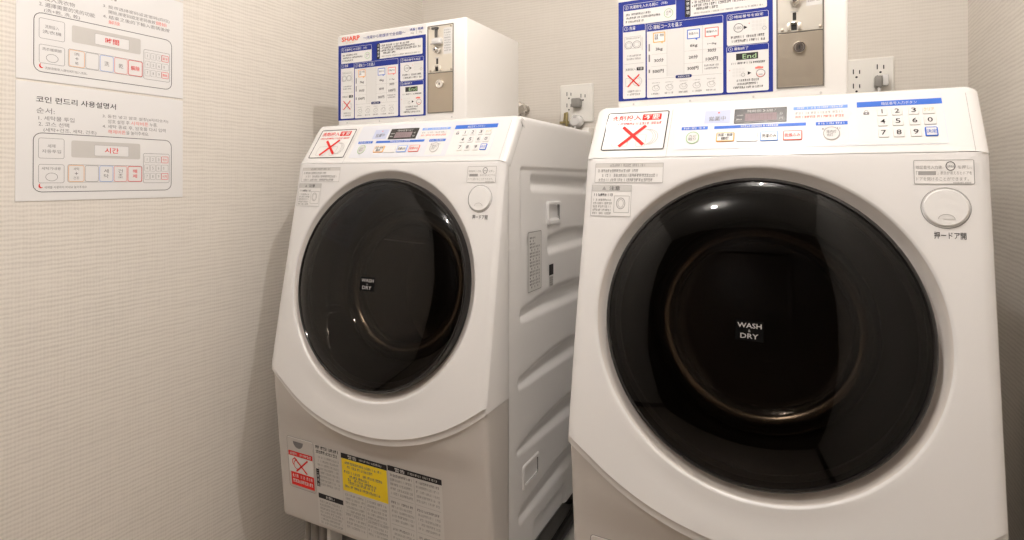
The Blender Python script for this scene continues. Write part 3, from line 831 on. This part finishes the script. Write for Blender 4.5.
    g.build('coin_slot', up, 'projecting coin entry')
    def lathe(cu, cv, prof, m_, n=24):
        g = MB(); g.rings([[F(cu + r*cos(2*pi*k/n), cv + r*sin(2*pi*k/n), hh) for k in range(n)] for r, hh in prof], m_, cap1=True); return g
    g = lathe(.3390, .3300, [(.0085, .002), (.0085, .007), (.0065, .010), (.0060, .0155), (.004, .017)], 'chrome'); I = Ink(g, F, .0173); I.disc(.339, .33, .0028, .0028, 'dark_grey'); g.build('reject_knob', up)
    g = MB(); I = Ink(g, F, .0026); I.rect(.3350, .2955, .3410, .3100, 'black'); I.rect(.3315, .3105, .3440, .3125, 'light_grey'); g.build('return_slot', up)
    g = MB()
    g.box((.3255, -.006, .2765-BZ0), (.3315, -.002, .2900-BZ0), 'steel_light', .001); g.box((.3430, -.006, .2765-BZ0), (.3500, -.002, .2900-BZ0), 'steel_light', .001); g.box((.3315, -.0065, .2885-BZ0), (.3430, -.002, .2920-BZ0), 'chrome', .001)
    I = Ink(g, F, .0026); I.rect(.3325, .2770, .3420, .2880, 'black'); g.build('return_bracket', up)
    for u, v in ((.3175, .2788), (.3803, .2792), (.3140, .3895), (.3803, .3895)): lathe(u, v, [(.0030, .002), (.0028, .0036), (.0015, .0042)], 'steel_dark', 14).build('screw', up)
    g = MB(); I = Ink(g, F, .0030); I.rect(.3575, .3190, .3835, .3860, 'label_white')
    for k in range(9): I.tiny(.3600, .3780-.0065*k, .3810, .3815-.0065*k, 'ink_faint', k, .0003)
    g.build('plate_label', up, 'white paper label on the steel')
    g = lathe(.3462, .2440, [(.0120, .0022), (.0118, .0050), (.0100, .0080), (.0078, .0080), (.0072, .0060)], 'chrome')
    I = Ink(g, F, .0063); I.rect(.3452, .2405, .3472, .2475, 'black'); I.disc(.3462, .244, .0016, .0016, 'black', .0001); g.build('lock', lo, 'round chrome lock')
    for u in (.0338, .1490, .2670, .3808): lathe(u, .1585, [(.0022, 0), (.0020, .0010), (.0010, .0014)], 'light_grey', 12).build('screw', root)
    return root

XL, YL, RL = -1.1820, .9866, .0109
XR, YR, RR = -.3786, .9581, -.0046
mach = make_machine()
H = 1.25                       # eye level above the room floor; the machines stand on a raised plinth
PL = H - .95
mach['group'] = 'coin washing machines'
mach.location = (XL, YL, PL); mach.rotation_euler.z = RL
m2 = copy_tree(mach); m2.location = (XR, YR, PL); m2.rotation_euler.z = RR
m2['label'] = 'large white front-loading coin washer-dryer in front of the right wall, nearest the viewer'
box = make_box(); box['group'] = 'coin boxes on the machines'
def on(x0, y0, r, lx, ly): return (x0 + lx*cos(r) - ly*sin(r), y0 + lx*sin(r) + ly*cos(r), H + BZ0)
box.location = on(XL, YL, RL, 0, .2245); box.rotation_euler.z = RL
b2 = copy_tree(box); b2.location = on(XR, YR, RR, .0143, .2298); b2.rotation_euler.z = RR
b2['label'] = 'white coin payment box with blue instruction panel on the right washing machine, top cut off'

# ------------------------------------------------------------------ room
WX, WR, BY, FY, CEIL = -1.4368, .3808, 1.9500, -1.25, H + 1.12
def slab(name, a, b, m_):
    g = MB(); g.box(a, b, m_); return struct(g.build(name))
slab('wall_left', (WX-.08, FY-.08, 0), (WX, BY+.08, CEIL), 'paper_side')
slab('wall_right', (WR, FY-.08, 0), (WR+.08, BY+.08, CEIL), 'paper_side')
slab('wall_back', (WX, BY, 0), (WR, BY+.08, CEIL), 'paper_back')
slab('floor', (WX-.08, FY-.08, -.06), (WR+.08, BY+.08, 0), 'floor_vinyl')
slab('ceiling', (WX-.08, FY-.08, CEIL), (WR+.08, BY+.08, CEIL+.06), 'ceiling_white')
# entrance wall behind the viewer with a dark door
slab('wall_front', (WX, FY-.08, 0), (WR, FY, CEIL), 'dark_wood')
g = MB(); dx0, dx1 = -.98, -.02
g.box((dx0, FY, 0), (dx1, FY+.03, 1.92), 'dark_wood', .004)
g.box((dx0-.05, FY, 0), (dx0-.005, FY+.05, 1.97), 'dark_wood', .004); g.box((dx1+.005, FY, 0), (dx1+.05, FY+.05, 1.97), 'dark_wood', .004); g.box((dx0-.05, FY, 1.925), (dx1+.05, FY+.05, 1.97), 'dark_wood', .004)
d1 = struct(g.build('door_1'))
g = MB(); g.tube([(dx1-.07, FY+.03, 1.0), (dx1-.07, FY+.075, 1.0), (dx1-.16, FY+.08, 1.0)], .009, 'chrome'); g.build('door_handle', d1)
for nm, a, b in (('baseboard_left', (WX, FY, 0), (WX+.01, BY, .07)), ('baseboard_right', (WR-.01, FY, 0), (WR, BY, .07)), ('baseboard_back', (WX+.01, BY-.01, 0), (WR-.01, BY, .07))):
    slab(nm, a, b, 'dark_wood')

slab('trim_1', (XL+.02, 1.075, .001), (XR+.58, BY-.02, PL-.0005), 'pale_grey')
# ------------------------------------------------------------------ instruction sheets on the left wall
P0, Z0 = .5685, -.0449
SW, SH = .3508, .2478
def sheet(v0, L):
    g = MB()
    def F(u, v, h): return (WX + .0004 + h, P0 + u, Z0 + v0 + v + H)
    I = Ink(g, F, .0014)
    o_ = [(0, 0), (SW, 0), (SW, SH), (0, SH)]
    g.rings([[F(u, v, 0) for u, v in o_], [F(u, v, .0012) for u, v in o_]], 'sheet_white', cap1=True)
    if L is None: return g
    if L['title']: I.text(L['title'], .0345, .2070, .1900, .2205, 'ink', 0, .018)
    if L['order']: I.text(L['order'], .0354, .1840, .0680, .1965, 'ink_soft')
    for t, a, b, v in L['left']: I.text(t, a, v, b, v+.0095, 'ink_soft')
    for t, a, b, v, m_ in L['right']: I.text(t, a, v, b, v+.0090, m_)
    I.outline(.0295, .0180, .3215, .1437, .016, .0013, 'ink')
    I.outline(.0390, .0896, .0862, .1328, .004, .0007, 'ink_soft'); I.outline(.0393, .0374, .0864, .0772, .004, .0007, 'ink_soft')
    for k, t in enumerate(L['k0']): I.text(t, .0500 if k == 0 else .0455, .1125-.0115*k, .0750 if k == 0 else .0800, .1200-.0115*k, 'ink_soft')
    I.text(L['k1'], .0450, .0650, .0800, .0715, 'ink_soft'); I.ring(.0632, .0503, .0112, .0088, .0008, 'ink_soft')
    I.rrect(.0995, .0935, .2450, .1308, .004, 'label_grey'); I.rrect(.1448, .0983, .2186, .1232, .003, 'sheet_white', .0003); I.outline(.1448, .0983, .2186, .1232, .003, .0006, 'ink_faint', .0005)
    I.text(L['time'], .1665, .1050, .1960, .1178, 'red', .0006, .02)
    I.outline(.0925, .0388, .2498, .0778, .004, .0007, 'ink_soft')
    for k, (a, b, m_) in enumerate(((.0940, .1248, 'orange'), (.1262, .1540, 'ink_faint'), (.1556, .1845, 'blue_light'), (.1862, .2150, 'red_soft'), (.2165, .2492, 'red'))):
        I.outline(a, .0400, b, .0765, .004, .0009 if k < 4 else .0012, m_, .0002)
        t = L['btn'][k]
        if k == 0:
            for q, s in enumerate(t): I.text(s, .1040, .0650-.0100*q, .1150, .0715-.0100*q, 'ink_soft')
        elif t:
            n = len(t)
            if L['stack']:
                for q, s in enumerate(t): I.text(s, (a+b)/2-.005, .0600-.0115*q, (a+b)/2+.005, .0690-.0115*q, 'red' if k == 4 else 'ink_soft', 0, .02 if k == 4 else 0)
            else: I.text(t, (a+b)/2-.0050*n, .0525, (a+b)/2+.0050*n, .0635, 'red' if k == 4 else 'ink_soft', 0, .02 if k == 4 else 0)
    I.outline(.2521, .0365, .3160, .1088, .004, .0008, 'ink_soft')
    for r_, v in enumerate((.0860, .0650, .0445)):
        for c_ in range(4):
            a = .2550 + .0140*c_; red = c_ == 3 and r_ != 1
            if c_ == 3: a = .2955
            wd = .0175 if c_ == 3 else .0125
            I.outline(a, v, a+wd, v+.0160, .002, .0010 if red else .0006, 'red' if red else 'ink_faint', .0002)
            if red: I.text(L['red'][r_ // 2], a+.0030, v+.0045, a+wd-.0030, v+.0115, 'red')
            else: I.text('123'[c_] if r_ == 0 else ('4560'[c_] if r_ == 1 else '789'[c_]), a+.0045, v+.0045, a+.0080, v+.0115, 'ink_faint')
    I.disc(.0437, .0315, .0042, .0050, 'red'); I.disc(.0455, .0330, .0036, .0044, 'sheet_white', .0003)
    I.text(L['foot'], .0500, .0255, .1300, .0310, 'ink_soft')
    return g
KO = dict(title='코인 런드리 사용설명서', order='순서:',
    left=[('1. 세탁물 투입', .0390, .1050, .1700), ('2. 코스 선택', .0390, .0950, .1575), ('(세탁+건조, 세탁, 건조)', .0480, .1490, .1450)],
    right=[('3. 동전 넣고 암호 설정(4자리숫자)', .1617, .3125, .1855, 'ink_soft'), ('암호 설정 후', .1734, .2200, .1745, 'ink_soft'), ('시작버튼', .2235, .2640, .1745, 'red_soft'), ('누름.', .2670, .2860, .1745, 'ink_soft'),
           ('4. 세탁 종료 후, 암호를 다시 입력', .1617, .3060, .1625, 'ink_soft'), ('해제버튼', .1734, .2120, .1510, 'red_soft'), ('을 눌러주세요.', .2130, .2650, .1510, 'ink_soft')],
    k0=['세제', '자동투입'], k1='세탁기내용', time='시간', btn=[['세탁', '+', '건조'], '', '세탁', '건조', '해제'], stack=True, red=['취소', '시작'], foot='세제를 사용하지 마세요 눌러주세요')
ZH = dict(title='自助洗衣机使用说明', order='顺序:',
    left=[('1. 投入洗衣物', .0390, .1050, .1700), ('2. 選擇需要的洗的功能', .0390, .1450, .1575), ('(洗+乾, 洗, 乾)', .0480, .1150, .1450)],
    right=[('3. 投币选择密码设定密码(四位)', .1617, .3150, .1855, 'ink_soft'), ('開始,按密码設定密码後按', .1734, .2800, .1745, 'ink_soft'), ('開始', .2820, .3080, .1745, 'red_soft'),
           ('4. 結束之後的下輸入密碼後按', .1617, .3150, .1625, 'ink_soft'), ('解除', .1734, .1980, .1510, 'red_soft')],
    k0=['洗劑投入', '洗衣機'], k1='洗衣機開關', time='時間', btn=[['洗', '+', '乾'], '', '洗', '乾', '解除'], stack=False, red=['取消', '開始'], foot='洗劑自動投入請勿另外加入洗劑。')
tag(sheet(0, KO).build('instruction_sheet'), 'white Korean laundry instruction sheet, lowest of those on the left wall', 'sign', 'instruction sheets on the left wall')
tag(sheet(.2530, ZH).build('instruction_sheet'), 'white Chinese laundry instruction sheet directly above the Korean one', 'sign', 'instruction sheets on the left wall')
tag(sheet(.5050, None).build('instruction_sheet'), 'topmost white sheet on the left wall, only its lower edge in view', 'sign', 'instruction sheets on the left wall')

# ------------------------------------------------------------------ outlets and tap on the back wall
def WB(u, v, h): return (u, BY - h, v + H)
def outlet(u0, v0, u1, v1, label, rec, group):
    root = thing('wall_outlet', label, 'outlet', ((u0+u1)/2, BY, v0+H), 0, group)
    ox, oz = (u0+u1)/2, v0
    def F(u, v, h): return (u-ox, -h, v-oz)
    g = MB(); I = Ink(g, F, 0)
    o_ = I.rpts(u0, v0, u1, v1, .006); i_ = I.rpts(u0+.004, v0+.004, u1-.004, v1-.004, .004)
    g.rings([[F(u, v, .0002) for u, v in o_], [F(u, v, .004) for u, v in o_], [F(u, v, .009) for u, v in i_]], 'plate_cream', cap1=True)
    g.build('cover_plate', root)
    for cu, cv, wd, ht in rec:
        g = MB(); I = Ink(g, F, .0108)
        o_ = I.rpts(cu-wd, cv-ht, cu+wd, cv+ht, .003)
        g.rings([[F(u, v, .0085) for u, v in o_], [F(u, v, .0104) for u, v in o_]], 'plate_cream', cap1=True)
        for q in ((ht*.5, -ht*.42) if ht > .03 else (0,)):
            for s in (-1, 1): I.rect(cu + s*.0078-.0014, cv+q-.001, cu + s*.0078+.0014, cv+q+.013 - (s > 0)*.003, 'ink')
            I.disc(cu, cv+q-.010, .0032, .0028, 'ink')
        g.build('receptacle', root)
    return root
outlet(-.8129, .205, -.685, .345, 'cream double wall outlet between the two machines, white plug in it', [(-.776, .282, .018, .045), (-.722, .295, .020, .030)], 'cream wall outlets')
outlet(.0880, .213, .2135, .351, 'cream double wall outlet right of the right coin box, grey and white plug in it', [(.1200, .285, .019, .045), (.1790, .300, .020, .034)], 'cream wall outlets')
def plug(u, v, kind, label):
    root = thing('power_plug', label, 'plug', (u, BY-.0108, v+H))
    g = MB()
    if kind == 'white':
        g.box((-.016, -.030, -.012), (.016, -.0003, .020), 'plug_grey', .004); g.build('adapter', root)
        g = MB()
        n = 24; cz = -.062
        g.rings([[(-.001 + r*cos(2*pi*k/n), -hh, cz + r*sin(2*pi*k/n)*.9) for k in range(n)] for r, hh in ((.024, .0003), (.026, .008), (.024, .024), (.017, .032))], 'panel_white', cap1=True)
        g.box((-.007, -.034, -.052), (.006, -.028, -.040), 'light_grey', .002)
        g.build('plug_body', root)
        g = MB(); g.tube([(-.001, -.02, -.08), (-.001, -.050, -.10), (.002, -.066, -.14), (.012, -.066, -.45), (.012, -.06, -.80)], .004, 'panel_white', 10); g.build('power_cord', root)
    else:
        g.box((-.017, -.036, -.018), (.002, -.0003, .014), 'plug_grey', .004); g.box((.002, -.030, -.014), (.017, -.0003, .017), 'panel_white', .003); g.build('plug_body', root)
        g = MB(); g.tube([(-.006, -.02, -.017), (-.006, -.032, -.03), (-.004, -.035, -.07), (.004, -.028, -.20), (.004, -.03, -.70)], .004, 'panel_white', 10); g.build('power_cord', root)
    return root
plug(-.741, .270, 'white', 'dark and round white plug in the outlet between the two machines')
plug(.1795, .279, 'grey', 'grey and white plug in the outlet right of the right coin box')
# earth clip at the middle outlet
r = thing('earth_clip', 'small brass earth clip and wire at the lower left of the middle outlet', 'clip', (-.785, BY, .215+H))
g = MB(); g.box((-.026, -.017, -.012), (.012, -.0095, -.003), 'brass', .002); g.tube([(.004, -.020, -.022), (.004, -.020, .028)], .005, 'brass', 10); g.tube([(-.008, -.018, -.005), (-.003, -.021, .026)], .003, 'brass', 8); g.build('clip', r)
g = MB(); g.tube([(.004, -.02, -.022), (.006, -.026, -.08), (.012, -.024, -.30)], .003, 'brass', 8); g.build('earth_wire', r)
r = thing('junction_box', 'cream surface box with a brown block as its underside shade, just below the middle outlet', 'junction box', (-.735, BY, .134+H))
g = MB(); g.box((.024, -.05, 0), (.050, -.0003, .048), 'plate_cream', .004); g.build('box_body', r)
g = MB(); g.box((.027, -.054, -.03), (.047, -.004, .0), 'brass', .004); g.build('underside_shade', r)  # brown block stands in for the shadow under the box
# tap wheel
r = thing('water_tap', 'metal water tap wheel on the back wall behind the left coin box', 'tap', (-.957, BY, .262+H))
g = MB(); n = 40
for hh0, hh1 in ((.045, .058),):
    g.rings([[((rr*(1 + .09*cos(8*2*pi*k/n)))*cos(2*pi*k/n), -hh, (rr*(1 + .09*cos(8*2*pi*k/n)))*sin(2*pi*k/n)) for k in range(n)] for rr, hh in ((.012, .040), (.024, .043), (.0255, .050), (.022, .058), (.010, .060))], 'chrome', cap0=True, cap1=True)
g.build('hand_wheel', r)
g = MB(); g.tube([(0, -.0003, 0), (0, -.004, 0), (0, -.0045, 0), (0, -.045, 0)], [.020, .020, .009, .009], 'chrome', 16); g.tube([(0, -.028, 0), (0, -.040, -.035), (0, -.040, -.08)], .009, 'chrome', 14); g.build('spout', r)

# ------------------------------------------------------------------ lamps
def downlight(x, y, power, size, label):
    r = thing('ceiling_downlight', label, 'lamp', (x, y, CEIL), 0, 'ceiling downlights')
    g = MB(); n = 32
    g.rings([[(rr*cos(2*pi*k/n), rr*sin(2*pi*k/n), z) for k in range(n)] for rr, z in ((.060, -.0003), (.060, -.004), (.050, -.006), (.046, -.003))], 'panel_white', flip=True)
    g.build('trim_ring', r)
    g = MB(); g.add([(.046*cos(2*pi*k/n), .046*sin(2*pi*k/n), -.003) for k in range(n)], [list(range(n))[::-1]], 'lamp_lens'); g.build('lens', r)
    L = bpy.data.lights.new('downlight_bulb', 'POINT'); L.shadow_soft_size = size; L.energy = power; L.color = (1, .948, .918)
    o = bpy.data.objects.new('downlight_bulb', L); C.objects.link(o); o.parent = r; o.location = (0, 0, -.035)
    return r
downlight(-.12, .60, 23.5, .014, 'round ceiling downlight between the machines and the viewer, right of the middle')
downlight(-.68, .80, 4.5, .014, 'round ceiling downlight before the left washing machine')
downlight(-.62, -.20, 25, .03, 'added fill lamp behind the viewer, built as a ceiling downlight')  # unseen fill lamp, added behind the camera to lift the overall brightness

w = bpy.data.worlds.new('World'); bpy.context.scene.world = w; w.use_nodes = True
w.node_tree.nodes['Background'].inputs[0].default_value = (.02, .018, .015, 1)

# ------------------------------------------------------------------ camera
cam = bpy.data.cameras.new('camera'); co = bpy.data.objects.new('camera', cam); C.objects.link(co)
co.location = (0, 0, H); co.rotation_euler = (pi/2 + .0061, 0, .4797)
cam.sensor_width = 36; cam.lens = 573.37/1024*36
cam.shift_y = -(270 - 176.01)/1024; cam.clip_start = .02
sc = bpy.context.scene; sc.camera = co
vs = sc.view_settings; vs.view_transform = 'Standard'; vs.look = 'None'; vs.gamma = 1; vs.use_curve_mapping = False
vs.exposure = 0.0
